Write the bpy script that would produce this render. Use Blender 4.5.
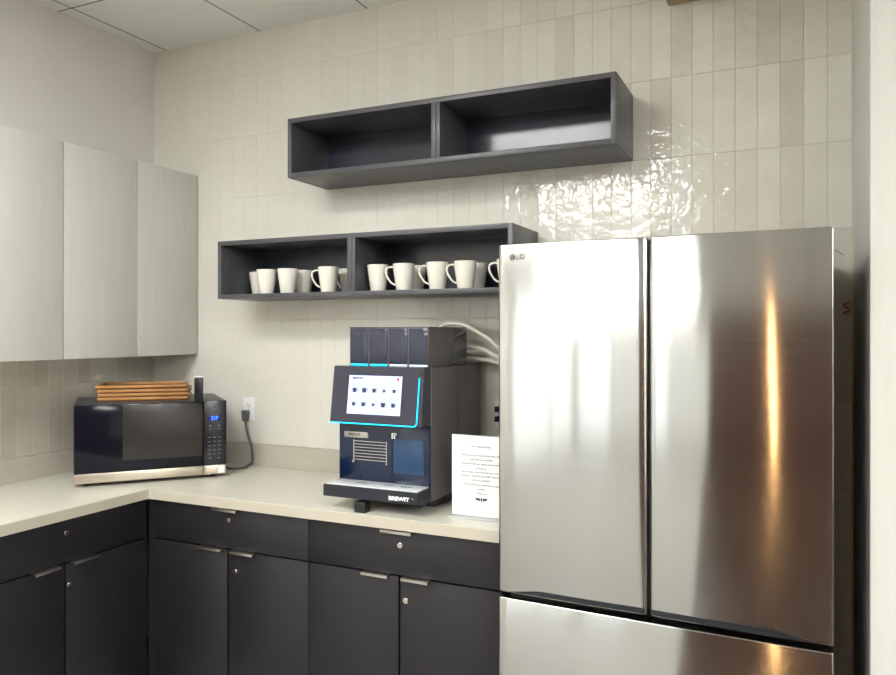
import bpy, bmesh, math, random
from mathutils import Vector, Matrix
random.seed(7)
for o in list(bpy.data.objects): bpy.data.objects.remove(o)
C = bpy.context.scene.collection
PI = math.pi

# ---------------------------------------------------------------- camera
cd = bpy.data.cameras.new('camera'); cam = bpy.data.objects.new('camera', cd); C.objects.link(cam)
cam.location = (2.990, -2.860, 1.55)
cam.rotation_euler = (PI/2, 0, math.radians(24.85))
cd.sensor_width = 36; cd.lens = 749.92/896*36
cd.shift_y = -(337.5-331.25)/896
cd.clip_start = .05
bpy.context.scene.camera = cam

# ---------------------------------------------------------------- world, exposure
w = bpy.data.worlds.new('world'); bpy.context.scene.world = w; w.use_nodes = True
w.node_tree.nodes['Background'].inputs[0].default_value = (.9, .95, 1, 1)
w.node_tree.nodes['Background'].inputs[1].default_value = .3
vs = bpy.context.scene.view_settings
vs.view_transform = 'Standard'; vs.look = 'None'; vs.gamma = 1; vs.use_curve_mapping = False
vs.exposure = .14
TROFFER = 33.0        # radiance of the ceiling light diffusers
TROFFER_FAR = 50.0
ADDED_WINDOW = .80
STREAK = 30.0

# ---------------------------------------------------------------- materials
def lin(c):
    return tuple(((v/255)/12.92 if v/255 <= .04045 else ((v/255+.055)/1.055)**2.4) for v in c) + (1,)
def mat(name, rgb, rough=.5, metal=0, spec=.5, emit=None, estr=0, coat=0, trans=0, ior=1.5):
    m = bpy.data.materials.new(name); m.use_nodes = True
    b = m.node_tree.nodes['Principled BSDF']
    b.inputs['Base Color'].default_value = lin(rgb)
    b.inputs['Roughness'].default_value = rough
    b.inputs['Metallic'].default_value = metal
    b.inputs['Specular IOR Level'].default_value = spec
    b.inputs['Coat Weight'].default_value = coat
    b.inputs['Transmission Weight'].default_value = trans
    b.inputs['IOR'].default_value = ior
    if emit:
        b.inputs['Emission Color'].default_value = lin(emit)
        b.inputs['Emission Strength'].default_value = estr
    return m
class NT:
    """small helper to write node graphs"""
    def __init__(s, m): s.t = m.node_tree; s.n = s.t.nodes; s.b = s.n['Principled BSDF']
    def new(s, typ, **kw):
        n = s.n.new(typ)
        for k, v in kw.items(): setattr(n, k, v)
        return n
    def link(s, a, b): s.t.links.new(a, b)
    def val(s, sock, x):
        if hasattr(x, 'is_output'): s.link(x, sock)
        else: sock.default_value = x
    def math(s, op, a, b=0., c=None, clamp=False):
        n = s.new('ShaderNodeMath', operation=op, use_clamp=clamp)
        s.val(n.inputs[0], a); s.val(n.inputs[1], b)
        if c is not None: s.val(n.inputs[2], c)
        return n.outputs[0]
    def mix(s, f, a, b):
        n = s.new('ShaderNodeMix', data_type='RGBA')
        s.val(n.inputs[0], f); s.val(n.inputs[6], a); s.val(n.inputs[7], b)
        return n.outputs[2]
    def ramp(s, v, lo, hi, a=0., b=1.):
        n = s.new('ShaderNodeMapRange', interpolation_type='SMOOTHSTEP')
        s.val(n.inputs[0], v); n.inputs[1].default_value = lo; n.inputs[2].default_value = hi
        n.inputs[3].default_value = a; n.inputs[4].default_value = b
        return n.outputs[0]
    def noise(s, vec, scale, detail=3, rough=.5):
        n = s.new('ShaderNodeTexNoise'); s.link(vec, n.inputs['Vector'])
        n.inputs['Scale'].default_value = scale; n.inputs['Detail'].default_value = detail
        n.inputs['Roughness'].default_value = rough
        return n.outputs[0]
    def coords(s, scale=(1, 1, 1)):
        tc = s.new('ShaderNodeTexCoord'); mp = s.new('ShaderNodeMapping')
        mp.inputs['Scale'].default_value = scale
        s.link(tc.outputs['Object'], mp.inputs[0])
        return mp.outputs[0]

def tile_mat(name, axis, off):
    """stacked vertical glazed wall tiles, hand-made and slightly uneven"""
    m = mat(name, (226, 222, 210), .12, spec=.9); g = NT(m)
    co = g.coords(); sx = g.new('ShaderNodeSeparateXYZ'); g.link(co, sx.inputs[0])
    TW, TH = .0736, .2943
    u = g.math('DIVIDE', g.math('SUBTRACT', sx.outputs[axis], off), TW)
    v = g.math('DIVIDE', g.math('SUBTRACT', sx.outputs[2], 1.0160), TH)
    iu, iv = g.math('FLOOR', u), g.math('FLOOR', v)
    fu, fv = g.math('SUBTRACT', u, iu), g.math('SUBTRACT', v, iv)
    cb = g.new('ShaderNodeCombineXYZ'); g.link(iu, cb.inputs[0]); g.link(iv, cb.inputs[1])
    wn = g.new('ShaderNodeTexWhiteNoise', noise_dimensions='3D'); g.link(cb.outputs[0], wn.inputs[0])
    wc = g.new('ShaderNodeSeparateColor'); g.link(wn.outputs['Color'], wc.inputs[0])
    eu = g.math('MULTIPLY', g.math('MINIMUM', fu, g.math('SUBTRACT', 1., fu)), TW)
    ev = g.math('MULTIPLY', g.math('MINIMUM', fv, g.math('SUBTRACT', 1., fv)), TH)
    e = g.math('MINIMUM', eu, ev)
    grout = g.ramp(e, .0006, .0016, 1., 0.)
    # tone of each tile, cloudy inside a tile
    cl = g.noise(co, 9., 4)
    t = g.math('POWER', wc.outputs[0], 2.2)
    t = g.math('ADD', g.math('MULTIPLY', t, .75), g.math('MULTIPLY', g.math('SUBTRACT', cl, .45), .8), clamp=True)
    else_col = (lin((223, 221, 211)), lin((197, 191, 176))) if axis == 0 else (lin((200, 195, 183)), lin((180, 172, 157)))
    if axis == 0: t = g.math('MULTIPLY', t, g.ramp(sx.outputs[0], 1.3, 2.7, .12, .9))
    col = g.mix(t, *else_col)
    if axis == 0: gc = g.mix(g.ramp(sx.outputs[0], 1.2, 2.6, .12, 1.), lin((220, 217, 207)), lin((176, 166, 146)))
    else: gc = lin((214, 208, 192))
    col = g.mix(g.math('MULTIPLY', grout, .8), col, gc)
    g.link(col, g.b.inputs['Base Color'])
    g.link(g.ramp(grout, 0, 1, .02, .6), g.b.inputs['Roughness'])
    h = g.math('MULTIPLY', g.math('MULTIPLY', g.math('SUBTRACT', wc.outputs[1], .5), fu), TW*.03)
    h = g.math('ADD', h, g.math('MULTIPLY', g.math('MULTIPLY', g.math('SUBTRACT', wc.outputs[2], .5), fv), TH*.02))
    h = g.math('ADD', h, g.math('MULTIPLY', g.noise(co, 24., 2), .0030))
    h = g.math('ADD', h, g.math('MULTIPLY', g.noise(co, 80., 1), .00025))
    h = g.math('SUBTRACT', h, g.math('MULTIPLY', grout, .0006))
    bp = g.new('ShaderNodeBump'); bp.inputs['Strength'].default_value = 1; bp.inputs['Distance'].default_value = 1
    g.link(h, bp.inputs['Height']); g.link(bp.outputs[0], g.b.inputs['Normal'])
    return m
def grain_mat(name, a, b, rough, scale, spec=.5, bump=0):
    m = mat(name, a, rough, spec=spec); g = NT(m)
    co = g.coords(scale); n = g.noise(co, 1., 5, .6)
    g.link(g.mix(g.ramp(n, .3, .7), lin(a), lin(b)), g.b.inputs['Base Color'])
    if bump:
        bp = g.new('ShaderNodeBump'); bp.inputs['Distance'].default_value = bump
        g.link(n, bp.inputs['Height']); g.link(bp.outputs[0], g.b.inputs['Normal'])
    return m
def steel_mat(name, rgb, rough, aniso, wave=0.):
    m = mat(name, rgb, rough, metal=1); g = NT(m)
    g.b.inputs['Anisotropic'].default_value = aniso
    g.b.inputs['Anisotropic Rotation'].default_value = .25
    tg = g.new('ShaderNodeTangent', direction_type='RADIAL', axis='Z'); g.link(tg.outputs[0], g.b.inputs['Tangent'])
    co = g.coords((2, 2, 900)); n = g.noise(co, 1., 2)
    g.link(g.ramp(n, .2, .8, rough*.85, rough*1.15), g.b.inputs['Roughness'])
    if wave:
        co2 = g.coords((3.0, 1, 1.3)); n2 = g.noise(co2, 1., 1)
        bp = g.new('ShaderNodeBump'); bp.inputs['Distance'].default_value = wave
        g.link(n2, bp.inputs['Height']); g.link(bp.outputs[0], g.b.inputs['Normal'])
    return m

M = {}
M['tile_back'] = tile_mat('glazed_tile_back', 0, 3.1632)
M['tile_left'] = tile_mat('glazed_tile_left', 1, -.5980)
M['paint'] = mat('grey_paint', (222, 219, 212), .7)
m = M['paint']; g = NT(m); bp = g.new('ShaderNodeBump'); bp.inputs['Distance'].default_value = .0004
g.link(g.noise(g.coords(), 180., 3), bp.inputs['Height']); g.link(bp.outputs[0], g.b.inputs['Normal'])
M['paint_white'] = mat('white_paint', (226, 226, 221), .6)
M['paint_right'] = grain_mat('off_white_wall', (206, 206, 199), (201, 201, 193), .6, (30, 30, 2))
M['floor'] = grain_mat('floor_vinyl', (160, 157, 151), (150, 147, 141), .5, (3, 14, 3))
M['wood_floor'] = grain_mat('brown_wood_floor', (66, 48, 39), (54, 40, 32), .25, (14, 1.2, 14))
M['wood_wall'] = grain_mat('brown_wood_panelling', (84, 56, 43), (70, 46, 36), .5, (14, 14, 1.2))
# ceiling tiles on a reveal grid
m = M['ceiling'] = mat('ceiling_tile', (240, 240, 236), .9); g = NT(m)
sx = g.new('ShaderNodeSeparateXYZ'); g.link(g.coords(), sx.inputs[0])
def grid(axis, off):
    u = g.math('DIVIDE', g.math('SUBTRACT', sx.outputs[axis], off), .592)
    f = g.math('SUBTRACT', u, g.math('FLOOR', u))
    return g.math('MULTIPLY', g.math('MINIMUM', f, g.math('SUBTRACT', 1., f)), .592)
ln = g.ramp(g.math('MINIMUM', grid(0, .0877), grid(1, -.552)), .0025, .0045, 1., 0.)
col = g.mix(g.math('MULTIPLY', g.noise(g.coords(), 160., 4), .12), lin((241, 241, 237)), lin((200, 200, 196)))
g.link(g.mix(ln, col, lin((92, 94, 94))), g.b.inputs['Base Color'])

M['cab'] = grain_mat('charcoal_laminate', (33, 31, 36), (27, 25, 29), .42, (5, 5, 55), .45)
M['cab_body'] = mat('charcoal_carcass', (26, 25, 28), .6)
M['upper'] = grain_mat('pale_grey_laminate', (200, 200, 194), (196, 196, 190), .4, (40, 40, 3), .4)
M['upper_body'] = mat('grey_carcass', (150, 147, 140), .5)
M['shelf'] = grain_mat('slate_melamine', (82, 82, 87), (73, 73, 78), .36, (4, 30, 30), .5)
M['shelf_shaded'] = grain_mat('slate_melamine_shaded', (56, 59, 70), (48, 51, 62), .19, (4, 30, 30), .5)  # same slate, darkened and blued for the shade inside the bays
M['counter'] = grain_mat('pale_solid_surface', (214, 211, 199), (208, 204, 191), .3, (30, 30, 30))
M['edge'] = mat('beige_counter_edge', (186, 179, 164), .35)
M['splash'] = grain_mat('greige_backsplash', (186, 180, 168), (180, 174, 161), .3, (6, 6, 20))
M['pull'] = mat('satin_nickel', (205, 198, 190), .32, metal=1)
M['chrome'] = mat('chrome_lock', (225, 215, 208), .18, metal=1)
M['dark'] = mat('black_plastic', (20, 20, 22), .4)
M['steel'] = steel_mat('brushed_steel', (190, 190, 188), .115, 1.0, .0014)
M['steel_small'] = steel_mat('brushed_steel_trim', (196, 186, 172), .3, .5)
M['fridge_side'] = mat('dark_grey_fridge_side', (40, 40, 42), .45)
M['groove'] = mat('dark_groove', (30, 34, 40), .35)
M['emblem'] = mat('grey_emblem', (84, 82, 84), .7, spec=.1)
M['emblem_light'] = mat('light_emblem', (190, 190, 190), .6)
M['ceramic'] = mat('white_ceramic', (236, 232, 222), .18, coat=.3)
M['mw_body'] = mat('dark_grey_metal', (66, 64, 66), .4)
M['mw_glass'] = mat('black_glass', (17, 18, 28), .10, spec=.25)
M['mw_window'] = mat('grey_glass_window', (50, 47, 46), .2, spec=.3)
M['mw_panel'] = mat('black_panel', (24, 24, 30), .22)
M['mark'] = mat('grey_print', (96, 100, 110), .5)
M['blue_digit'] = mat('blue_display_digits', (40, 90, 255), .4, emit=(50, 110, 255), estr=2.5)
M['blue_bg'] = mat('blue_display', (10, 20, 70), .3, emit=(10, 30, 150), estr=.2)
M['white'] = mat('white_plastic', (232, 232, 230), .35)
M['slot'] = mat('dark_slot', (60, 60, 62), .6)
M['cord'] = mat('grey_cord', (84, 84, 88), .5)
M['bamboo'] = grain_mat('amber_wood', (188, 138, 78), (156, 106, 54), .45, (6, 60, 60))
M['bamboo_gap'] = grain_mat('wood_gap_shade', (136, 92, 52), (110, 72, 40), .5, (6, 60, 60))  # darker tray base, carries the shade of the gaps between trays
M['cm_body'] = mat('charcoal_metal', (84, 80, 88), .36, metal=.2)
M['cm_side'] = mat('charcoal_side', (104, 97, 100), .36)
M['cm_glass'] = mat('smoked_glass', (44, 48, 66), .10)
M['cm_panel'] = mat('black_gloss_panel', (42, 42, 58), .2)
M['cm_tray'] = mat('black_tray_front', (26, 27, 40), .25)
M['cm_front'] = mat('cyan_lit_front', (6, 24, 54), .16)  # cyan glow of the light strip mixed into the front colour
M['cm_recess'] = mat('cyan_lit_recess', (22, 58, 94), .2)  # blue here carries the strip's glow as well
M['cyan'] = mat('cyan_light', (0, 190, 235), .4, emit=(10, 205, 245), estr=2.2)
M['white_led'] = mat('white_light', (220, 235, 255), .4, emit=(215, 230, 255), estr=.9)
M['screen'] = mat('lit_screen', (150, 170, 210), .3, emit=(205, 219, 255), estr=.88)
M['card'] = mat('screen_card', (150, 160, 190), .3, emit=(176, 188, 222), estr=.72)
M['ink'] = mat('screen_ink', (20, 28, 60), .4, emit=(28, 36, 74), estr=.5)
M['red'] = mat('screen_red', (200, 40, 60), .4, emit=(215, 50, 80), estr=.8)
M['grate'] = mat('brushed_drip_grate', (226, 230, 234), .22, metal=.15)
M['silver'] = mat('silver_plate', (190, 186, 180), .35, metal=.6)
M['letter'] = mat('white_lettering', (240, 240, 240), .4)
M['paper'] = mat('white_paper', (238, 239, 239), .6)
M['acrylic'] = mat('clear_acrylic', (238, 242, 243), .12, trans=.45, ior=1.45)
M['print'] = mat('dark_print', (60, 60, 64), .6)
M['tube'] = mat('white_tube', (226, 222, 208), .35)
M['tan'] = mat('tan_board', (178, 160, 122), .55)
M['copper'] = mat('copper', (224, 150, 96), .25, metal=1)
M['frame'] = mat('white_light_frame', (225, 225, 222), .5)
M['diffuser'] = mat('light_diffuser', (255, 255, 255), .5, emit=(253, 254, 250), estr=TROFFER)
M['diffuser_far'] = mat('light_diffuser_far', (255, 255, 255), .5, emit=(253, 254, 250), estr=TROFFER_FAR)
M['added_glow'] = mat('added_glow_pane', (230, 236, 240), .2, emit=(246, 248, 246), estr=ADDED_WINDOW)  # glow of the made-up windows
M['warm_led'] = mat('added_warm_light', (255, 190, 120), .4, emit=(255, 196, 130), estr=STREAK)

# ---------------------------------------------------------------- mesh helpers
def box(bm, x0, x1, y0, y1, z0, z1, bev=0., seg=2, mi=0):
    r = bmesh.ops.create_cube(bm, size=1)
    vs_ = r['verts']
    for v in vs_:
        v.co = Vector(((x0+x1)/2+v.co.x*(x1-x0), (y0+y1)/2+v.co.y*(y1-y0), (z0+z1)/2+v.co.z*(z1-z0)))
    if mi:
        for f in {f for v in vs_ for f in v.link_faces}: f.material_index = mi
    if bev:
        es = list({e for v in vs_ for e in v.link_edges})
        bmesh.ops.bevel(bm, geom=es, offset=bev, segments=seg, affect='EDGES', profile=.5)
    return bm
def B(*a, **k): return box(bmesh.new(), *a, **k)
def cyl(bm, p0, p1, r0, r1=None, seg=24):
    r1 = r0 if r1 is None else r1
    p0, p1 = Vector(p0), Vector(p1); d = p1-p0
    q = Vector((0, 0, 1)).rotation_difference(d.normalized()).to_matrix().to_4x4()
    bmesh.ops.create_cone(bm, cap_ends=True, segments=seg, radius1=r0, radius2=r1, depth=d.length,
                          matrix=Matrix.Translation((p0+p1)/2) @ q)
    return bm
def prism(bm, pts, axis, a, b):
    """polygon pts (2D) extruded along an axis from a to b"""
    def P(p, t):
        if axis == 'x': return (t, p[0], p[1])
        if axis == 'y': return (p[0], t, p[1])
        return (p[0], p[1], t)
    v0 = [bm.verts.new(P(p, a)) for p in pts]; v1 = [bm.verts.new(P(p, b)) for p in pts]
    n = len(pts)
    bm.faces.new(v0); bm.faces.new(v1[::-1])
    for i in range(n): bm.faces.new((v0[i], v1[i], v1[(i+1) % n], v0[(i+1) % n]))
    bmesh.ops.recalc_face_normals(bm, faces=bm.faces)
    return bm
def lathe(bm, prof, seg=40, cx=0, cy=0):
    rings = []
    for r, z in prof:
        if r < 1e-6: rings.append([bm.verts.new((cx, cy, z))])
        else: rings.append([bm.verts.new((cx+r*math.cos(2*PI*i/seg), cy+r*math.sin(2*PI*i/seg), z)) for i in range(seg)])
    for a, b in zip(rings, rings[1:]):
        for i in range(seg):
            j = (i+1) % seg
            if len(a) == 1 and len(b) == 1: continue
            if len(a) == 1: bm.faces.new((a[0], b[j], b[i]))
            elif len(b) == 1: bm.faces.new((a[i], a[j], b[0]))
            else: bm.faces.new((a[i], a[j], b[j], b[i]))
    bmesh.ops.recalc_face_normals(bm, faces=bm.faces)
    return bm
def spline(pts, n=10):
    P = [Vector(p) for p in pts]; P = [P[0]*2-P[1]] + P + [P[-1]*2-P[-2]]; out = []
    for i in range(1, len(P)-2):
        for k in range(n):
            t = k/n; a, b, c, d = P[i-1:i+3]
            out.append(.5*((2*b)+(c-a)*t+(2*a-5*b+4*c-d)*t*t+(-a+3*b-3*c+d)*t**3))
    out.append(P[-2]); return out
def tube(bm, pts, rx, ry=None, seg=10, taper=None):
    """sweep an ellipse along pts"""
    ry = ry or rx; pts = [Vector(p) for p in pts]; rings = []
    up = Vector((0, 0, 1)); prev = None
    for i, p in enumerate(pts):
        d = (pts[min(i+1, len(pts)-1)]-pts[max(i-1, 0)]).normalized()
        if prev is None:
            s = d.cross(up)
            if s.length < 1e-3: s = d.cross(Vector((1, 0, 0)))
            s.normalize()
        else:
            s = (prev-d*prev.dot(d)).normalized()
        prev = s; t = s.cross(d); k = taper(i/(len(pts)-1)) if taper else 1
        rings.append([bm.verts.new(p+s*(rx*k*math.cos(2*PI*j/seg))+t*(ry*k*math.sin(2*PI*j/seg))) for j in range(seg)])
    for a, b in zip(rings, rings[1:]):
        for j in range(seg): bm.faces.new((a[j], a[(j+1) % seg], b[(j+1) % seg], b[j]))
    bm.faces.new(rings[0][::-1]); bm.faces.new(rings[-1])
    bmesh.ops.recalc_face_normals(bm, faces=bm.faces)
    return bm
def obj(name, bm, m, parent=None, smooth=35):
    me = bpy.data.meshes.new(name); bm.to_mesh(me); bm.free()
    for mm in (m if isinstance(m, (list, tuple)) else [m]): me.materials.append(mm)
    if smooth:
        me.shade_smooth(); me.set_sharp_from_angle(angle=math.radians(smooth))
    o = bpy.data.objects.new(name, me); C.objects.link(o)
    if parent: o.parent = parent
    return o
def text(name, s, size, m, parent, loc, rot=(PI/2, 0, 0), align='CENTER', ext=.0002, sx=1., bold=0.):
    cu = bpy.data.curves.new(name, 'FONT'); cu.body = s; cu.size = size; cu.extrude = ext
    cu.align_x = align; cu.align_y = 'CENTER'; cu.resolution_u = 3; cu.offset = bold
    t = bpy.data.objects.new(name+'_curve', cu); C.objects.link(t)
    me = bpy.data.meshes.new_from_object(t.evaluated_get(bpy.context.evaluated_depsgraph_get()))
    bpy.data.objects.remove(t); bpy.data.curves.remove(cu)
    me.name = name
    me.transform(Matrix.Diagonal((sx, 1, 1, 1)))
    me.transform(Matrix.LocRotScale(Vector(loc), __import__('mathutils').Euler(rot), Vector((1, 1, 1))))
    me.materials.clear(); me.materials.append(m)
    o = bpy.data.objects.new(name, me); C.objects.link(o); o.parent = parent
    return o
def thing(name, label, cat, loc=(0, 0, 0), rz=0., group=None):
    o = bpy.data.objects.new(name, None); C.objects.link(o); o.empty_display_size = .05
    o.location = loc; o.rotation_euler = (0, 0, rz); o['label'] = label; o['category'] = cat
    if group: o['group'] = group
    return o
def tag(o, label, cat, group=None):
    o['label'] = label; o['category'] = cat
    if group: o['group'] = group
    return o
def struct(name, bm, m, smooth=0):
    o = obj(name, bm, m, None, smooth); o['kind'] = 'structure'; return o
def dup(root, loc, rz, label, group=None):
    r = root.copy(); C.objects.link(r); r.location = loc; r.rotation_euler = (0, 0, rz); r['label'] = label
    if group: r['group'] = group
    for ch in list(root.children):
        c = ch.copy(); C.objects.link(c); c.parent = r
        for gch in list(ch.children):
            d = gch.copy(); C.objects.link(d); d.parent = c
    return r

# ---------------------------------------------------------------- setting
ZC = 2.978; XR = 6.5; YF = -8.0
bm = prism(bmesh.new(), [(-.1, .1), (2.80, .1), (1.35, YF-.1), (-.1, YF-.1)], 'z', -.1, 0)
n_ = len(bm.faces); prism(bm, [(2.80, .1), (XR+.1, .1), (XR+.1, YF-.1), (1.35, YF-.1)], 'z', -.1, 0)
bm.faces.ensure_lookup_table()
for f in bm.faces[n_:]: f.material_index = 1
struct('floor', bm, [M['floor'], M['wood_floor']])
struct('ceiling', B(-.1, XR+.1, YF-.1, .1, ZC, ZC+.1), M['ceiling'])
struct('wall_back', B(-.1, XR+.1, 0, .1, 0, ZC), M['tile_back'])
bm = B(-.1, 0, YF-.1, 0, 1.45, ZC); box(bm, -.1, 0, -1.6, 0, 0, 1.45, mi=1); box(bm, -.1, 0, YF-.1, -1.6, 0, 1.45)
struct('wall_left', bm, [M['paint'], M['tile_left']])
struct('wall_right', B(3.166, XR, -.645, 0, 0, ZC), M['paint_right'])
struct('wall_side', B(XR, XR+.1, YF-.1, -.645, 0, ZC), M['paint_white'])
bm = B(-.1, 1.40, YF-.1, YF, 0, ZC); box(bm, 1.40, XR+.1, YF-.1, YF, 0, ZC, mi=1)
struct('wall_front', bm, [M['paint_white'], M['wood_wall']])
# tall glowing windows, added for the refrigerator's bright reflection, one in the far wall and one in the left wall far behind the viewer
bm = bmesh.new()
for x in (.05, .70): box(bm, x-.03, x+.03, YF, YF+.05, .03, 2.9)
for z in (.03, 2.9): box(bm, .02, .73, YF, YF+.05, z-.03, z+.03)
wn = struct('added_window_1', bm, M['frame'])
obj('pane', B(.08, .67, YF+.01, YF+.02, .06, 2.87), M['added_glow'], wn, 0)
bm = bmesh.new()
for y in (-7.7, -6.4, -5.0): box(bm, 0, .05, y-.03, y+.03, .03, 2.9)
for z in (.03, 2.9): box(bm, 0, .05, -7.73, -4.97, z-.03, z+.03)
wn = struct('added_window_2', bm, M['frame'])
for y0, y1 in ((-7.67, -6.43), (-6.37, -5.03)):
    obj('pane', B(.01, .02, y0, y1, .06, 2.87), M['added_glow'], wn, 0)

# ceiling lights; most are unseen fill lamps added for brightness
def troffer(x0, x1, y0, y1, label, m):
    t = thing('ceiling_light', label, 'ceiling light', ((x0+x1)/2, (y0+y1)/2, ZC), 0, 'recessed ceiling lights')
    hx, hy = (x1-x0)/2, (y1-y0)/2; bm = bmesh.new()
    for a in (-1, 1):
        box(bm, -hx, hx, a*hy-.02, a*hy+.02, -.012, 0); box(bm, a*hx-.02, a*hx+.02, -hy, hy, -.012, 0)
    obj('frame', bm, M['frame'], t, 0)
    obj('diffuser', B(-hx+.02, hx-.02, -hy+.02, hy-.02, -.010, -.001), m, t, 0)
troffer(.70, 1.90, -2.70, -2.10, 'bright recessed ceiling light nearest the tiled wall', M['diffuser'])
troffer(3.60, 4.80, -4.20, -3.60, 'added ceiling fill light behind the viewer', M['diffuser'])  # unseen lamp added as ambient fill
troffer(.70, 1.95, -4.45, -4.00, 'added ceiling fill light left behind the viewer', M['diffuser'])  # added for ambient light, kept for the glints on the tiles
troffer(4.90, 6.10, -5.00, -4.40, 'added ceiling fill light right behind the viewer', M['diffuser'])  # out-of-view panel put in for more room light
troffer(.40, 1.60, -6.30, -6.00, 'long bright recessed ceiling light far behind the viewer by the added windows', M['diffuser_far'])
troffer(4.20, 5.40, -6.50, -5.90, 'added ceiling fill light far behind the viewer in front of the brown wall', M['diffuser'])  # made-up panel that raises the general light level
troffer(4.60, 5.80, -3.40, -2.80, 'added ceiling fill light right of the viewer', M['diffuser'])  # added to fill the upper cabinets from the right
wl = thing('added_warm_strip', 'slim warm vertical strip added behind the viewer for a reflected streak', 'lamp', (2.50, YF, 0))  # unseen strip, made up to cast the warm streak on the refrigerator
obj('housing', B(-.03, .03, 0, .03, .02, 2.95), M['dark'], wl)
obj('light_strip', B(-.015, .015, .03, .04, .04, 2.93), M['warm_led'], wl)

# tan box high on the wall above the refrigerator
wb = thing('wall_box', 'tan box mounted high on the tiled wall above the refrigerator', 'wall box', (2.563, 0, 2.753))
obj('body', B(0, .60, -.30, 0, .012, .21, bev=.002), M['tan'], wb)
obj('bottom_panel', B(0, .60, -.30, 0, 0, .0115, bev=.002), M['tan'], wb)

# ---------------------------------------------------------------- worktop
ZT = .914; ZB = .8752; D = .6255
wt = thing('worktop', 'pale L-shaped worktop running along both walls under the microwave and coffee machine', 'worktop', (0, 0, ZB))
T = ZT-ZB
L_ = [(0, 0), (2.145, 0), (2.145, -D+.002), (D-.002, -D+.002), (D-.002, -1.42), (0, -1.42)]
obj('slab', prism(bmesh.new(), L_, 'z', 0, T), M['counter'], wt, 30)
bm = B(D-.002, 2.145, -D, -D+.002, 0, T-.0015); box(bm, D-.002, D, -1.42, -D, 0, T-.0015)
obj('edge_band', bm, M['edge'], wt, 0)
struct('trim_1', B(.0175, 2.145, -.0175, 0, ZT, ZT+.102, bev=.001), M['splash'])
struct('trim_2', B(0, .0173, -1.42, 0, ZT, ZT+.102, bev=.001), M['splash'])

# ---------------------------------------------------------------- base cabinets
def pull_bm(x0, x1, y, z, out=.020):
    bm = B(x0, x1, y-out, y+.012, z, z+.0028, bev=.0008)
    box(bm, x0, x1, y-out, y-out+.0028, z-.008, z+.0028, bev=.0008)
    return bm
def lock_bm(x, y, z):
    bm = bmesh.new()
    cyl(bm, (x, y, z), (x, y-.004, z), .0105, .0100, 28)
    cyl(bm, (x, y-.004, z), (x, y-.008, z), .0080, .0072, 28)
    return bm
def base_cabinet(label, loc, rz, W, locks, pulls, drawer_lock, drawer_pull=True):
    """local x runs along the front, front face at local y = 0, body behind"""
    t = thing('base_cabinet', label, 'cabinet', loc, rz, 'charcoal base cabinets under the worktop')
    obj('body', B(.001, W-.001, .019, .585, .10, .873), M['cab_body'], t, 0)
    obj('toe_kick', B(.001, W-.001, .06, .07, 0, .10), M['cab_body'], t, 0)
    dr = obj('drawer', B(.0015, W-.0015, 0, .0185, .7155, .868, bev=.0008), M['cab'], t)
    lk = obj('lock', lock_bm(W/2+.004, 0, drawer_lock), M['chrome'], dr); lk['label'] = 'chrome lock'
    obj('keyhole', B(W/2+.003, W/2+.005, -.0083, -.0079, drawer_lock-.005, drawer_lock+.005), M['dark'], lk)
    if drawer_pull:
      p = obj('handle', pull_bm(W/2-.065, W/2+.055, 0, .8675, .023), M['pull'], dr); p['label'] = 'satin nickel edge pull'
    for i, (a, b) in enumerate(((.0015, W/2-.004), (W/2+.004, W-.0015))):
        d = obj('door', B(a, b, 0, .0185, .105, .7095, bev=.0008), M['cab'], t)
        x0, x1 = pulls[i]
        h = obj('handle', pull_bm(x0, x1, 0, .7100), M['pull'], d); h['label'] = 'satin nickel edge pull'
        if i in locks:
            lk = obj('lock', lock_bm(locks[i], 0, .632), M['chrome'], d); lk['label'] = 'chrome lock'
            obj('keyhole', B(locks[i]-.001, locks[i]+.001, -.0083, -.0079, .627, .637), M['dark'], lk)
    return t
base_cabinet('charcoal base cabinet in the middle, right of the inner corner, with two doors', (.637, -.60, 0), 0, .7485,
             {1: .411}, ((.235, .353), (.394, .505)), .823)
base_cabinet('charcoal base cabinet under the coffee machine, next to the refrigerator', (1.3855, -.60, 0), 0, .7485,
             {1: .400}, ((.230, .336), (.388, .491)), .818)
base_cabinet('charcoal base cabinet on the left, under the left arm of the worktop', (.60, -1.3605, 0), PI/2, .750,
             {1: .391}, ((.246, .346), (.395, .506)), .822, False)
cf = obj('corner_filler', B(.6002, .6365, -.599, -.58, .105, .868), M['cab'])
tag(cf, 'narrow charcoal filler strip in the inner corner between the base cabinets', 'filler panel')

# ---------------------------------------------------------------- upper cabinets
UZ0, UZ1, UX = 1.4362, 2.3207, .2973
def upper_cabinet(label, y0, y1, lock_y=None):
    t = thing('upper_cabinet', label, 'cabinet', (0, y0, UZ0), 0, 'pale grey upper cabinets on the left wall')
    W = y1-y0; H = UZ1-UZ0
    obj('body', B(.001, UX-.020, .001, W-.001, 0.002, H), M['upper_body'], t, 0)
    for i in range(2):
        a, b = i*W/2+.0015, (i+1)*W/2-.0015
        d = obj('door', B(UX-.0195, UX, a, b, 0, H, bev=.0010), M['upper'], t)
        if lock_y is not None and i == 1:
            bm = bmesh.new(); z = .083
            cyl(bm, (UX, lock_y-y0, z), (UX+.004, lock_y-y0, z), .0095, .009, 28)
            cyl(bm, (UX+.004, lock_y-y0, z), (UX+.007, lock_y-y0, z), .007, .006, 28)
            lk = obj('lock', bm, M['chrome'], d); lk['label'] = 'chrome lock'
upper_cabinet('pale grey two-door upper cabinet in the corner, with a small lock', -.754, -.004, -.353)
upper_cabinet('pale grey upper cabinet at the left edge of the picture', -1.508, -.756)

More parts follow.
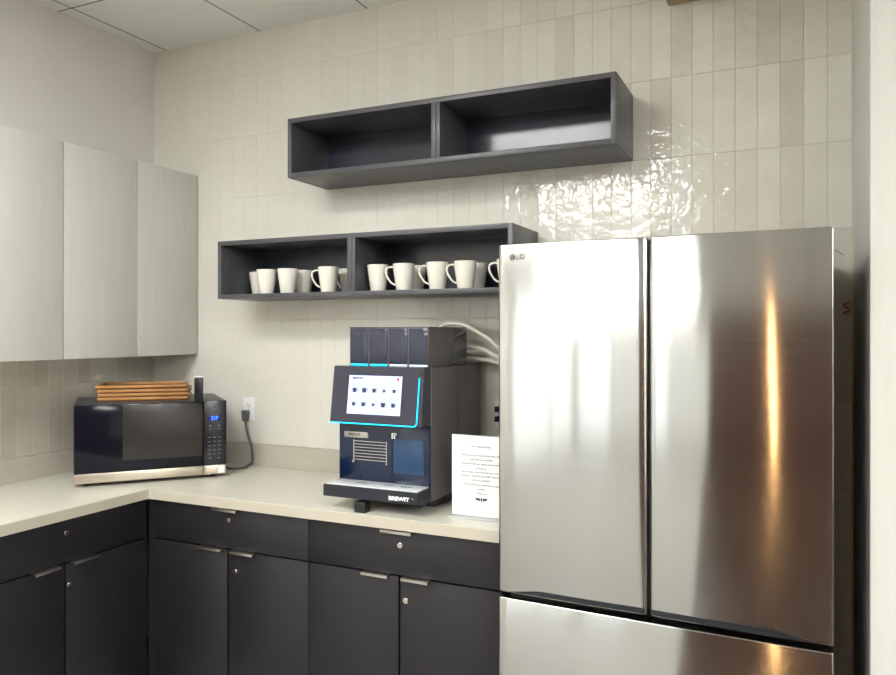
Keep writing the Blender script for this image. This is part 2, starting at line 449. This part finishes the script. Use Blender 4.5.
# ---------------------------------------------------------------- wall shelves
def wall_shelf(label, x0, x1, z0, z1):
    t = thing('wall_shelf', label, 'shelf', (x0, 0, z0), 0, 'slate box shelves on the tiled wall')
    W, H, DP, k = x1-x0, z1-z0, .293, .019
    m_ = M['shelf']
    obj('bottom_board', B(k, W-k, -DP, -.001, 0, k, bev=.0007), m_, t)
    obj('top_board', B(k, W-k, -DP, -.001, H-k, H, bev=.0007), m_, t)
    obj('side_panel', B(0, k-.0002, -DP, -.001, 0, H, bev=.0007), m_, t)
    obj('side_panel', B(W-k+.0002, W, -DP, -.001, 0, H, bev=.0007), m_, t)
    obj('divider', B(W/2-.0185, W/2-.0004, -DP, -.001, k, H-k, bev=.0007), m_, t)
    obj('divider', B(W/2+.0004, W/2+.0185, -DP, -.001, k, H-k, bev=.0007), m_, t)
    obj('back_panel', B(k, W-k, -.016, -.002, k, H-k), M['shelf_shaded'], t, 0)
    return t
wall_shelf('empty slate grey two-bay wall shelf mounted high above the other shelf', 1.061, 2.435, 2.192, 2.4389)
wall_shelf('slate grey two-bay wall shelf holding the row of white mugs', .6847, 2.0592, 1.692, 1.9442)

# ---------------------------------------------------------------- mugs
def make_mug():
    t = thing('mug', 'x', 'mug', (0, 0, 0), 0, 'white mugs on the lower wall shelf')
    prof = [(0, .004), (.026, .004), (.027, 0), (.0295, .001), (.031, .005), (.036, .045), (.0415, .085), (.0445, .1165),
            (.0445, .1185), (.0435, .1195), (.0420, .1185), (.0390, .085), (.0335, .045), (.0285, .010), (.025, .007), (0, .007)]
    prof = [(r, z*.915) for r, z in prof]
    obj('cup', lathe(bmesh.new(), prof), M['ceramic'], t, 60)
    pts = spline([(.0400, 0, .0950), (.054, 0, .0965), (.0690, 0, .089), (.0715, 0, .073), (.0640, 0, .053), (.050, 0, .033), (.0330, 0, .024)], 7)
    obj('handle', tube(bmesh.new(), pts, .0055, .0040, 10), M['ceramic'], t, 80)
    return t
mug0 = make_mug(); first = True
ZS = 1.692+.0192
LFT = math.radians(204.85)      # handle pointing to the viewer's left
BK = math.radians(95)
mugs = [
 (.879, -.20, BK, 'white mug with no handle showing, second from left in the left bay'),
 (.992, -.20, BK+.3, 'white mug with no handle showing, third from left in the left bay'),
 (1.202, -.20, LFT-.1, 'only white mug with a visible handle in the left bay'),
 (1.443, -.20, BK, 'white mug with no handle showing, first in the right bay just past the divider'),
 (1.562, -.20, LFT, 'white mug with handle to the left, nearest the divider in the right bay'),
 (1.712, -.20, LFT, 'white mug with handle to the left, middle of three in the right bay'),
 (1.832, -.20, LFT, 'white mug with handle to the left, last fully visible one before the refrigerator'),
 (2.008, -.20, LFT, 'white mug mostly hidden behind the refrigerator, only its handle showing'),
 (.752, -.095, BK, 'white mug in the back row at the far left end of the shelf'),
 (1.000, -.095, BK, 'white mug in the back row of the left bay between the front mugs'),
 (1.225, -.075, 3.0, 'white mug in the back row half hidden by the divider in the left bay'),
 (1.560, -.090, BK, 'white mug in the back row of the right bay behind the second front mug'),
 (1.833, -.090, BK, 'white mug in the back row of the right bay nearest the refrigerator'),
]
for x, y, r, lab in mugs:
    if first: mug0.location = (x, y, ZS); mug0.rotation_euler = (0, 0, r); mug0['label'] = lab; first = False
    else: dup(mug0, (x, y, ZS), r, lab)

# ---------------------------------------------------------------- refrigerator
FT, FYAW = 1.815, .032
fr = thing('refrigerator', 'large stainless steel french-door refrigerator with bottom freezer drawer', 'refrigerator', (2.159, -.700, 0), -FYAW)
W = .919
obj('body', B(.004, W-.004, .085, .655, .04, FT-.02, bev=.004), M['fridge_side'], fr)
obj('foot', B(.03, .09, .12, .18, 0, .04), M['dark'], fr); obj('foot', B(W-.09, W-.03, .12, .18, 0, .04), M['dark'], fr)
obj('hinge_cover', B(.02, .12, .07, .2, FT-.02, FT-.004, bev=.004), M['dark'], fr)
obj('hinge_cover', B(W-.12, W-.02, .07, .2, FT-.02, FT-.004, bev=.004), M['dark'], fr)
def door_profile(x0, x1, bulge, rad, depth, rl=None, rr=None):
    """plan outline of a door with gently bowed front and rounded vertical edges"""
    pts = []; n = 28; w_ = x1-x0
    rl = rl or rad; rr = rr or rad
    def yb(x): return -bulge*(1-((x-x0)/w_*2-1)**2)
    for i in range(9):
        a = PI+(PI/2)*i/8
        pts.append((x0+rl+rl*math.cos(a), yb(x0+rl)+rl+rl*math.sin(a)))
    for i in range(1, n):
        x = x0+rl+(w_-rl-rr)*i/n; pts.append((x, yb(x)))
    for i in range(9):
        a = 1.5*PI+(PI/2)*i/8
        pts.append((x1-rr+rr*math.cos(a), yb(x1-rr)+rr+rr*math.sin(a)))
    pts += [(x1, depth), (x0, depth)]
    return pts
ZD0, ZDR = .752, .734
def fdoor(x0, x1, z0, z1, name='door', bul=.004, rl=.010, rr=.010):
    bm = prism(bmesh.new(), door_profile(x0, x1, bul, .01, .080, rl, rr), 'z', z0, z1)
    es = [e for e in bm.edges if abs(e.verts[0].co.z-e.verts[1].co.z) < 1e-6 and (e.verts[0].co.y < .07 or e.verts[1].co.y < .07)]
    bmesh.ops.bevel(bm, geom=es, offset=.0035, segments=3, affect='EDGES', profile=.5)
    return obj(name, bm, M['steel'], fr, 40)
dl = fdoor(0, .4535, ZD0, FT, rl=.012, rr=.012)
dr = fdoor(.4600, W, ZD0, FT, rl=.012, rr=.002)
dw = fdoor(0, W, .09, ZDR, 'freezer_drawer', .004, .010, .004)
obj('lower_grille', B(.01, W-.01, .04, .08, .02, .085), M['dark'], fr)
# dark strips drawn as finger recess shade along the foot of the doors, tapering towards the outer corners
def recess(x0, x1, d, a0, a1):
    bm = bmesh.new(); up = []; lo = []; n = 40
    for i in range(n+1):
        x = x0+.006+(x1-x0-.012)*i/n
        t_ = (x-.03)/(W-.06); e = max(0, min(1, min(t_, 1-t_)/.14)); e = e*e*(3-2*e)
        y = -.004*(1-((x-a0)/(a1-a0)*2-1)**2)-.0004
        up.append((x, y, ZD0+.0035+.015*e)); lo.append((x, y+.0008, ZD0+.0030))
    vu = [bm.verts.new(p) for p in up]; vl = [bm.verts.new(p) for p in lo]
    for i in range(n): bm.faces.new((vl[i], vl[i+1], vu[i+1], vu[i]))
    r = bmesh.ops.extrude_face_region(bm, geom=list(bm.faces))
    for v in [g for g in r['geom'] if isinstance(g, bmesh.types.BMVert)]: v.co.y -= .0006
    bmesh.ops.recalc_face_normals(bm, faces=bm.faces)
    o = obj('recess_shade_strip', bm, M['groove'], d, 30); o['label'] = 'dark strip drawn as finger recess shade'
recess(0, .4535, dl, 0, .4535); recess(.4600, W, dr, .4600, W)
obj('gap_seal', B(.006, W-.006, .0815, .0845, ZDR-.03, ZD0+.03), M['groove'], fr, 0)
obj('gap_seal', B(.45, .464, .02, .084, ZD0+.01, FT-.006), M['groove'], fr, 0)
# maker's emblem on the left door
def ybow(x, x0=0, x1=.4535, b=.004): return -b*(1-((x-x0)/(x1-x0)*2-1)**2)
em = bmesh.new(); ex, ez = .049, FT-.040; yy = ybow(ex)-.0002
cyl(em, (ex, yy+.001, ez), (ex, yy-.0008, ez), .0098, .0098, 32)
eo = obj('emblem', em, M['emblem'], dl); eo['label'] = 'grey round maker emblem'
em = bmesh.new()
tube(em, [(ex+.0068*math.cos(a), yy-.0010, ez+.0068*math.sin(a)) for a in [(-20+i*12-60-250)*PI/180 for i in range(26)]], .0007, seg=6)
box(em, ex-.0010, ex+.0002, yy-.0014, yy-.0008, ez-.0035, ez+.0035); box(em, ex-.0010, ex+.0028, yy-.0014, yy-.0008, ez-.0035, ez-.0023)
cyl(em, (ex-.0038, yy-.0008, ez+.0025), (ex-.0038, yy-.0014, ez+.0025), .0011, seg=12)
obj('emblem_face', em, M['emblem_light'], eo, 0)
text('lettering', 'LG', .0215, M['emblem'], dl, (.0745, ybow(.074)-.0008, ez), ext=.0004, bold=.0003)

# ---------------------------------------------------------------- microwave
mw = thing('microwave', 'black microwave oven with stainless bottom trim set diagonally in the corner', 'microwave', (.3459, -.7476, ZT), math.atan2(.761, .6489))
WW, DD, zb, ztp = .598, .40, .016, .3355
obj('body', B(.002, WW-.002, .020, DD, zb+.004, ztp, bev=.004), M['mw_body'], mw)
for x in (.05, WW-.05):
    for y in (.05, DD-.05):
        bm = bmesh.new(); cyl(bm, (x, y, 0), (x, y, zb+.006), .014, .017, 20); obj('foot', bm, M['dark'], mw)
do = obj('door', B(0, .5015, 0, .0195, .0555, ztp-.001, bev=.002), M['mw_glass'], mw)
wi = obj('window', B(.182, .497, -.0012, .001, .100, ztp-.006, bev=.0004), M['mw_window'], do); wi['label'] = 'grey see-through window'
st = obj('door_trim', B(0, .5015, -.0015, .0195, zb, .0550, bev=.0015), M['steel_small'], do); st['label'] = 'stainless trim'
cp = obj('control_panel', B(.5035, WW, 0, .0195, .0555, ztp-.001, bev=.002), M['mw_panel'], mw)
st = obj('panel_trim', B(.5035, WW, -.0015, .0195, zb, .0550, bev=.0015), M['steel_small'], cp)
obj('sticker', B(.562, .590, -.0022, -.0014, .020, .052), M['white'], cp)['label'] = 'small white sticker'
obj('display', B(.524, .572, -.0008, .001, .247, .270, bev=.0003), M['blue_bg'], cp)['label'] = 'lit blue display'
text('digits', '21P', .022, M['blue_digit'], cp, (.548, -.0012, .2585), sx=.9, bold=.0005)
for r, z in enumerate((.226, .212, .176, .158, .140, .122, .104, .086)):
    xs = (.530, .566) if r < 2 or r > 6 else (.526, .547, .568)
    for x in xs:
        bm = bmesh.new()
        if r == 0: cyl(bm, (x, .001, z), (x, -.0006, z), .0045, seg=16)
        else: box(bm, x-.006, x+.006, -.0006, .001, z-.0014, z+.0014)
        obj('button', bm, M['mark'], cp, 0)
bm = bmesh.new(); cyl(bm, (.548, .001, .300), (.548, -.0006, .300), .004, seg=16); obj('button', bm, M['mark'], cp)

# stack of four amber wooden trays on the microwave
def make_tray():
    t = thing('wooden_tray', 'x', 'tray', (0, 0, 0), 0, 'amber wooden trays on the microwave')
    A, Bd, H = .366, .235, .0165
    obj('base', B(.007, A-.007, .007, Bd-.007, 0, .005, bev=.001), M['bamboo_gap'], t)
    bm = B(0, A, 0, .010, .0052, H, bev=.0012); box(bm, 0, A, Bd-.010, Bd, .0052, H, bev=.0012)
    box(bm, 0, .010, .0102, Bd-.0102, .0052, H, bev=.0012); box(bm, A-.010, A, .0102, Bd-.0102, .0052, H, bev=.0012)
    obj('rim', bm, M['bamboo'], t)
    return t
tr0 = make_tray(); zt0 = ZT+ztp+.0003; ry = math.atan2(.234, .284)
spots = [(.299, -.596, 0, 'amber wooden tray at the bottom of the stack on the microwave'),
         (.299, -.593, .012, 'amber wooden tray second from the bottom of the stack on the microwave'),
         (.295, -.593, -.006, 'amber wooden tray second from the top of the stack on the microwave'),
         (.283, -.592, .018, 'amber wooden tray on top of the stack, skewed slightly to the left')]
for i, (x, y, dr_, lab) in enumerate(spots):
    loc = (x, y, zt0+i*.0168)
    if i == 0: tr0.location = loc; tr0.rotation_euler = (0, 0, ry); tr0['label'] = lab
    else: dup(tr0, loc, ry+dr_, lab)
# small black canister beside the trays
cn = thing('canister', 'small black upright canister with pale cap on the microwave beside the trays', 'canister', (.6795, -.402, ZT+ztp+.0003), ry)
obj('body', B(-.018, .018, -.014, .014, 0, .104, bev=.004, seg=3), M['mw_panel'], cn)
obj('cap', B(-.0178, .0178, -.0138, .0138, .1042, .109, bev=.002), M['white'], cn)

# ---------------------------------------------------------------- wall outlets
def outlet(label, x, z):
    t = thing('wall_outlet', label, 'outlet', (x, 0, z), 0, 'white wall outlets above the worktop')
    obj('cover_plate', B(-.035, .035, -.006, 0, -.057, .057, bev=.002), M['white'], t)
    for s in (-1, 1):
        f = obj('receptacle', B(-.017, .017, -.0085, -.005, s*.0195-.0145, s*.0195+.0145, bev=.0012), M['white'], t)
        bm = bmesh.new()
        for a in (-.0065, .0065): box(bm, a-.0012, a+.0012, -.0088, -.0083, s*.0195-.002, s*.0195+.006)
        cyl(bm, (0, -.0083, s*.0195-.007), (0, -.0088, s*.0195-.007), .0026, seg=14)
        obj('slots', bm, M['slot'], f)
    bm = bmesh.new(); cyl(bm, (0, -.006, 0), (0, -.0072, 0), .003, seg=14); obj('screw', bm, M['pull'], t)
    return t
outlet('white wall outlet right of the microwave with a grey plug in it', .619, 1.178)
outlet('white wall outlet beside the coffee machine, mostly hidden behind the refrigerator', 1.912, 1.215)
pc = thing('power_cord', 'grey power cord hanging from the wall outlet to the microwave', 'cord', (.612, -.009, 1.155))
bm = prism(bmesh.new(), [(-.017, .018), (.017, .018), (.014, -.022), (.009, -.034), (-.009, -.034), (-.014, -.022)], 'y', -.026, 0)
bmesh.ops.bevel(bm, geom=list(bm.edges), offset=.002, segments=2, affect='EDGES')
obj('plug', bm, M['cord'], pc)
bx, by, bz = .606, -.009, 1.155
path = [(.606, -.024, 1.123), (.614, -.026, 1.09), (.630, -.028, 1.045), (.648, -.030, 1.005), (.655, -.032, .965), (.656, -.036, .930),
        (.648, -.055, .9195), (.668, -.095, .9185), (.655, -.140, .9185), (.620, -.150, .9185), (.560, -.115, .9185), (.500, -.065, .9185), (.455, -.035, .935)]
obj('cable', tube(bmesh.new(), spline([(p[0]-bx, p[1]-by, p[2]-bz) for p in path], 8), .0052, seg=10), M['cord'], pc, 60)
for z, lab in ((1.236, 'upper black plug in the outlet at the edge of the refrigerator'), (1.196, 'lower black plug in the outlet at the edge of the refrigerator')):
    pl = thing('plug', lab, 'plug', (1.912, -.009, z), 0, 'black plugs in the hidden outlet')
    obj('body', B(-.022, .022, -.034, 0, -.011, .011, bev=.003), M['dark'], pl)
    obj('strain_relief', tube(bmesh.new(), [(.02, -.017, 0), (.04, -.020, -.002)], .005), M['dark'], pl)

# ---------------------------------------------------------------- coffee machine
cx, cy = 1.450, -.500
cm = thing('coffee_machine', 'tall black coffee machine with lit touch screen and cyan light strip on the worktop', 'coffee machine', (cx, cy, ZT))
W = .380
def Z(z): return z-ZT
obj('body', B(.004, W, .010, .240, .035, Z(1.421), bev=.003), M['cm_side'], cm)
obj('rear_housing', B(.004, W, .2415, .462, .010, Z(1.419), bev=.003), M['cm_side'], cm)
obj('base', B(.02, W-.008, .07, .2395, .010, .0348), M['dark'], cm)
for x in (.05, W-.05):
    for y in (.10, .40):
        bm = bmesh.new(); cyl(bm, (x, y, 0), (x, y, .012), .018, .016, 20); obj('foot', bm, M['dark'], cm)
bm = B(.134, .178, -.108, -.072, 0, .038, bev=.002); obj('front_foot', bm, M['dark'], cm)
# hopper: smoked box tapering at its rear edge, four front windows with lit floors
hx0, hx1, hy0, hy1, hz0, hz1 = .042, .368, .010, .345, Z(1.4215), Z(1.561)
hp = obj('hopper', B(hx0, hx1, hy0, hy1, hz0, hz1, bev=.002), M['cm_side'], cm)
obj('lid', B(hx0-.001, hx1+.001, hy0-.001, hy1+.001, hz1+.0003, hz1+.004, bev=.0012), M['cm_panel'], hp)
ww = (hx1-hx0)/4
for i in range(4):
    a, b = hx0+i*ww+.003, hx0+(i+1)*ww-.003
    obj('window', B(a, b, hy0-.0035, hy0-.0003, hz0+.012, hz1-.002, bev=.0008), M['cm_glass'], hp)
    l = obj('light', B(a+.004, b-.002, hy0-.004, hy0-.0003, hz0+.004, hz0+.0085), M['cyan'] if i < 2 else M['white_led'], hp)
    l['label'] = 'cyan light line' if i < 2 else 'white light line'
bm = prism(bmesh.new(), [(hy1-.110, hz1-.004), (hy1-.004, hz1-.004), (hy1-.004, hz0+.004), (hy1-.150+.004, hz0+.004)], 'x', hx1-.0005, hx1+.0015)
obj('side_window', bm, M['cm_glass'], hp, 0)
# tilted display panel
zt_, zb_ = Z(1.4235), Z(1.2185); yt_, yb_ = -.034, -.064
def py(z): return yb_+(yt_-yb_)*(z-zb_)/(zt_-zb_)
tilt = math.atan2(yt_-yb_, zt_-zb_)
bm = prism(bmesh.new(), [(yt_, zt_), (yb_, zb_), (.0, zb_), (.009, zb_+.01), (.009, zt_)], 'x', .002, .375)
bmesh.ops.bevel(bm, geom=list(bm.edges), offset=.0015, segments=2, affect='EDGES')
dp = obj('display_panel', bm, M['cm_panel'], cm)
PM = Matrix.Translation((0, py(Z(1.254)), Z(1.254))) @ Matrix.Rotation(-tilt, 4, 'X')
def on_panel(o): o.data.transform(PM); return o
# screen, local x right, z up from its lower edge
SX0, SX1, SH = .073, .290, .138
sc = on_panel(obj('screen', B(SX0, SX1, -.0030, -.0012, 0, SH), M['screen'], dp, 0)); sc['label'] = 'lit pale blue touch screen'
def onp(o): return on_panel(o)
for r in range(2):
    for c in range(5):
        x = SX0+.010+c*.0405; z = .066-r*.050
        onp(obj('menu_card', B(x, x+.034, -.0034, -.0029, z+.010, z+.046), M['card'], sc, 0))
        k = (.0095, .0100, .0085, .0060, .0070, .0075, .0088, .0060, .0098, .0088)[r*5+c]; xc = x+.017; zc = z+.019
        bm = prism(bmesh.new(), [(xc-k, zc+k*.8), (xc-k*.75, zc-k*.8), (xc+k*.6, zc-k*.8), (xc+k*.8, zc+k*.8)], 'y', -.0040, -.0033)
        tube(bm, [(xc+k*.7+k*.55*math.sin(a)*1., -.0037, zc+k*.1+k*.45*math.cos(a)) for a in [i*PI/8 for i in range(9)]], k*.16, .0003, seg=6)
        onp(obj('cup_icon', bm, M['ink'], sc, 0))
        onp(obj('caption', B(xc-.008, xc+.008, -.0034, -.0029, z+.003, z+.0046), M['card'], sc, 0))
tx = text('screen_heading', 'BREWIT', .0105, M['ink'], sc, (SX0+.014, -.0034, SH-.010), align='LEFT', sx=1.25, bold=.0004); on_panel(tx)
bm = bmesh.new(); box(bm, SX1-.020, SX1-.011, -.0036, -.0029, SH-.016, SH-.006, bev=.0015); onp(obj('red_badge', bm, M['red'], sc, 0))
# cyan strip along bottom and right edge of the panel
def pp(x, z): return Vector((x, py(z)-.0015, z))
pth = [pp(.001, zb_+.002), pp(.2, zb_+.002), pp(.344, zb_+.002)]
for i in range(9):
    a = -PI/2+(PI/2)*i/8; pth.append(pp(.344+.013*math.cos(a), zb_+.015+.013*math.sin(a)))
pth += [pp(.357, zb_+.06), pp(.357, zb_+.12), pp(.357, zb_+.168)]
ls = obj('light_strip', tube(bmesh.new(), pth, .0028, .0018, 8), M['cyan'], dp, 60); ls['label'] = 'glowing cyan light strip'
onp(obj('sensor', B(.350, .366, -.0022, -.0010, .146, .164), M['dark'], dp, 0))
# front fascia under the display
fa = obj('front_panel', B(.002, W-.003, .0005, .0095, .036, Z(1.217), bev=.001), M['cm_front'], cm)
obj('recess', B(.232, .354, -.0012, .0008, Z(1.040), Z(1.165), bev=.0006), M['cm_recess'], fa)
obj('divider_line', B(.2235, .2260, -.0008, .0008, Z(.985), Z(1.160)), M['dark'], fa)
npx = obj('name_plate', B(.026, .126, -.004, .0008, Z(1.160), Z(1.181), bev=.001), M['silver'], fa); npx['label'] = 'silver name plate'
text('lettering', 'BREWIT', .013, M['print'], npx, (.070, -.0042, Z(1.1705)), sx=1.1, bold=.0004)
bm = bmesh.new()
for i in range(7): box(bm, .068, .204, -.0045, -.0022, Z(1.148)-i*.0112-.0011, Z(1.148)-i*.0112+.0011)
vr = obj('vent_bars', bm, M['silver'], fa, 0); vr['label'] = 'row of thin silver bars'
bm = bmesh.new()
for x in (.067, .205): box(bm, x-.0012, x+.0012, -.0052, .0008, Z(1.072), Z(1.152))
box(bm, .061, .068, -.006, .0008, Z(1.070), Z(1.075)); box(bm, .202, .207, -.006, .0008, Z(1.068), Z(1.073))
obj('bar_frame', bm, M['silver'], vr, 0)
for x in (.232, .241):
    bm = bmesh.new(); cyl(bm, (x, -.010, Z(1.166)), (x, -.010, Z(1.186)), .0028, .0032, 14); box(bm, x-.003, x+.003, -.008, .0008, Z(1.176), Z(1.186))
    s_ = obj('spout', bm, M['letter'], fa); s_['label'] = 'small pale spout'
# drip tray
tx0, tx1, ty0, ty1, tz0, tz1 = -.002, .382, -.100, -.0005, .0395, .087
bm = prism(bmesh.new(), [(ty0, tz0+.006), (ty0, tz1), (ty1, tz1), (ty1, tz0-.002), (ty0+.03, tz0-.002)], 'x', tx0, tx1)
bmesh.ops.bevel(bm, geom=list(bm.edges), offset=.0012, segments=2, affect='EDGES')
dt = obj('drip_tray', bm, M['cm_tray'], cm)
gt = obj('grate', B(tx0+.010, tx1-.008, ty0+.006, ty1-.002, tz1+.0002, tz1+.0045, bev=.001), M['grate'], dt); gt['label'] = 'silver drip grate'
for xx in (.11, .22, .29):
    bm = bmesh.new()
    for k in range(3): box(bm, xx+k*.014, xx+k*.014+.006, ty0+.045, ty0+.062, tz1+.0046, tz1+.0050)
    obj('drain_slots', bm, M['slot'], gt, 0)
text('lettering', 'BREWIT', .0185, M['letter'], dt, (.3075, ty0-.0004, .061), sx=1.22, bold=.0008)
text('lettering', 'TM', .004, M['letter'], dt, (.360, ty0-.0004, .0655), sx=1.1)

# white tubes rising from the machine and running behind the refrigerator
tubes = [([(1.66, -.06, 1.44), (1.66, -.11, 1.53), (1.70, -.12, 1.574), (1.745, -.12, 1.581), (1.805, -.12, 1.569), (1.877, -.12, 1.531), (1.92, -.12, 1.50), (1.99, -.11, 1.42), (2.04, -.075, 1.25), (2.045, -.05, 1.05), (2.045, -.045, .926)], 'uppermost white tube arching from behind the coffee machine'),
         ([(1.72, -.05, 1.44), (1.74, -.09, 1.478), (1.796, -.10, 1.486), (1.861, -.10, 1.478), (1.903, -.10, 1.458), (1.945, -.10, 1.425), (2.005, -.07, 1.25), (2.02, -.05, 1.05), (2.02, -.045, .926)], 'middle white tube curving from the coffee machine to the refrigerator'),
         ([(1.74, -.03, 1.425), (1.796, -.07, 1.438), (1.850, -.07, 1.436), (1.90, -.07, 1.428), (1.945, -.07, 1.400), (1.98, -.055, 1.25), (1.995, -.05, 1.05), (1.995, -.045, .926)], 'lowest white tube lying just above the rear of the coffee machine')]
for pts, lab in tubes:
    o = obj('water_tube', tube(bmesh.new(), spline(pts, 8), .0085, seg=12), M['tube'], None, 60)
    tag(o, lab, 'tube', 'white tubes behind the coffee machine')

# ---------------------------------------------------------------- notice in an acrylic stand
sg = thing('notice_stand', 'white printed notice in a clear acrylic stand beside the refrigerator', 'sign', (1.912, -.500, ZT))
obj('base', B(0, .222, -.030, .050, 0, .004, bev=.0012), M['acrylic'], sg)
obj('holder', B(0, .222, -.0005, .0035, .0042, .281, bev=.001), M['acrylic'], sg)
pg = obj('paper', B(.002, .220, -.0022, -.0012, .006, .279), M['paper'], sg, 0)
lines = [('Dear valued Partners,', .243, .0078, 0), ('Please take care to ensure that milk, coffee', .213, .0078, 0), ('and water is not spilled.', .199, .0078, 0),
         ('Should you spill any, please use the sponge', .184, .0078, 0), ('to wipe up.', .169, .0078, 0), ('Return mugs to the sink after use. It is also', .156, .0078, .0), ('advised to clean the spout after each drink', .143, .0078, 0),
         ('and use it properly.', .129, .0078, 0), ('Please contact the staff if there is any', .113, .0078, 0), ('question.', .099, .0078, 0), ('Thank you!', .084, .0078, 0)]
for s_, z, sz, _ in lines: text('lettering', s_, sz*1.08, M['print'], pg, (.111, -.0024, z), ext=.0001, bold=.0001)
bm = bmesh.new()
prism(bm, [(.111, .073), (.1145, .064), (.111, .052), (.1075, .064)], 'y', -.0026, -.0021)
for s in (-1, 1):
    prism(bm, [(.111+s*.005, .068), (.111+s*.022, .069), (.111+s*.020, .062), (.111+s*.005, .058)], 'y', -.0026, -.0021)
obj('winged_emblem', bm, M['print'], pg, 0)

# ---------------------------------------------------------------- behind the refrigerator
wr = obj('wire', tube(bmesh.new(), spline([(3.03, -.03, 1.79), (3.07, -.045, 1.828), (3.105, -.05, 1.824), (3.135, -.05, 1.802)], 8), .0012, seg=6), M['cord'], None, 60)
tag(wr, 'thin dark wire sticking out behind the refrigerator top at the right', 'wire')
cw = obj('glint_coil', tube(bmesh.new(), [(3.147+.010*math.cos(t*.5), -.022-.008*math.sin(t*.5), 1.650-t*.0022) for t in range(20)], .0030, seg=8), M['copper'], None, 60)  # stands in for an orange reflection, no real coil there
tag(cw, 'orange glint built as a small copper coil in the dark gap right of the refrigerator', 'glint')
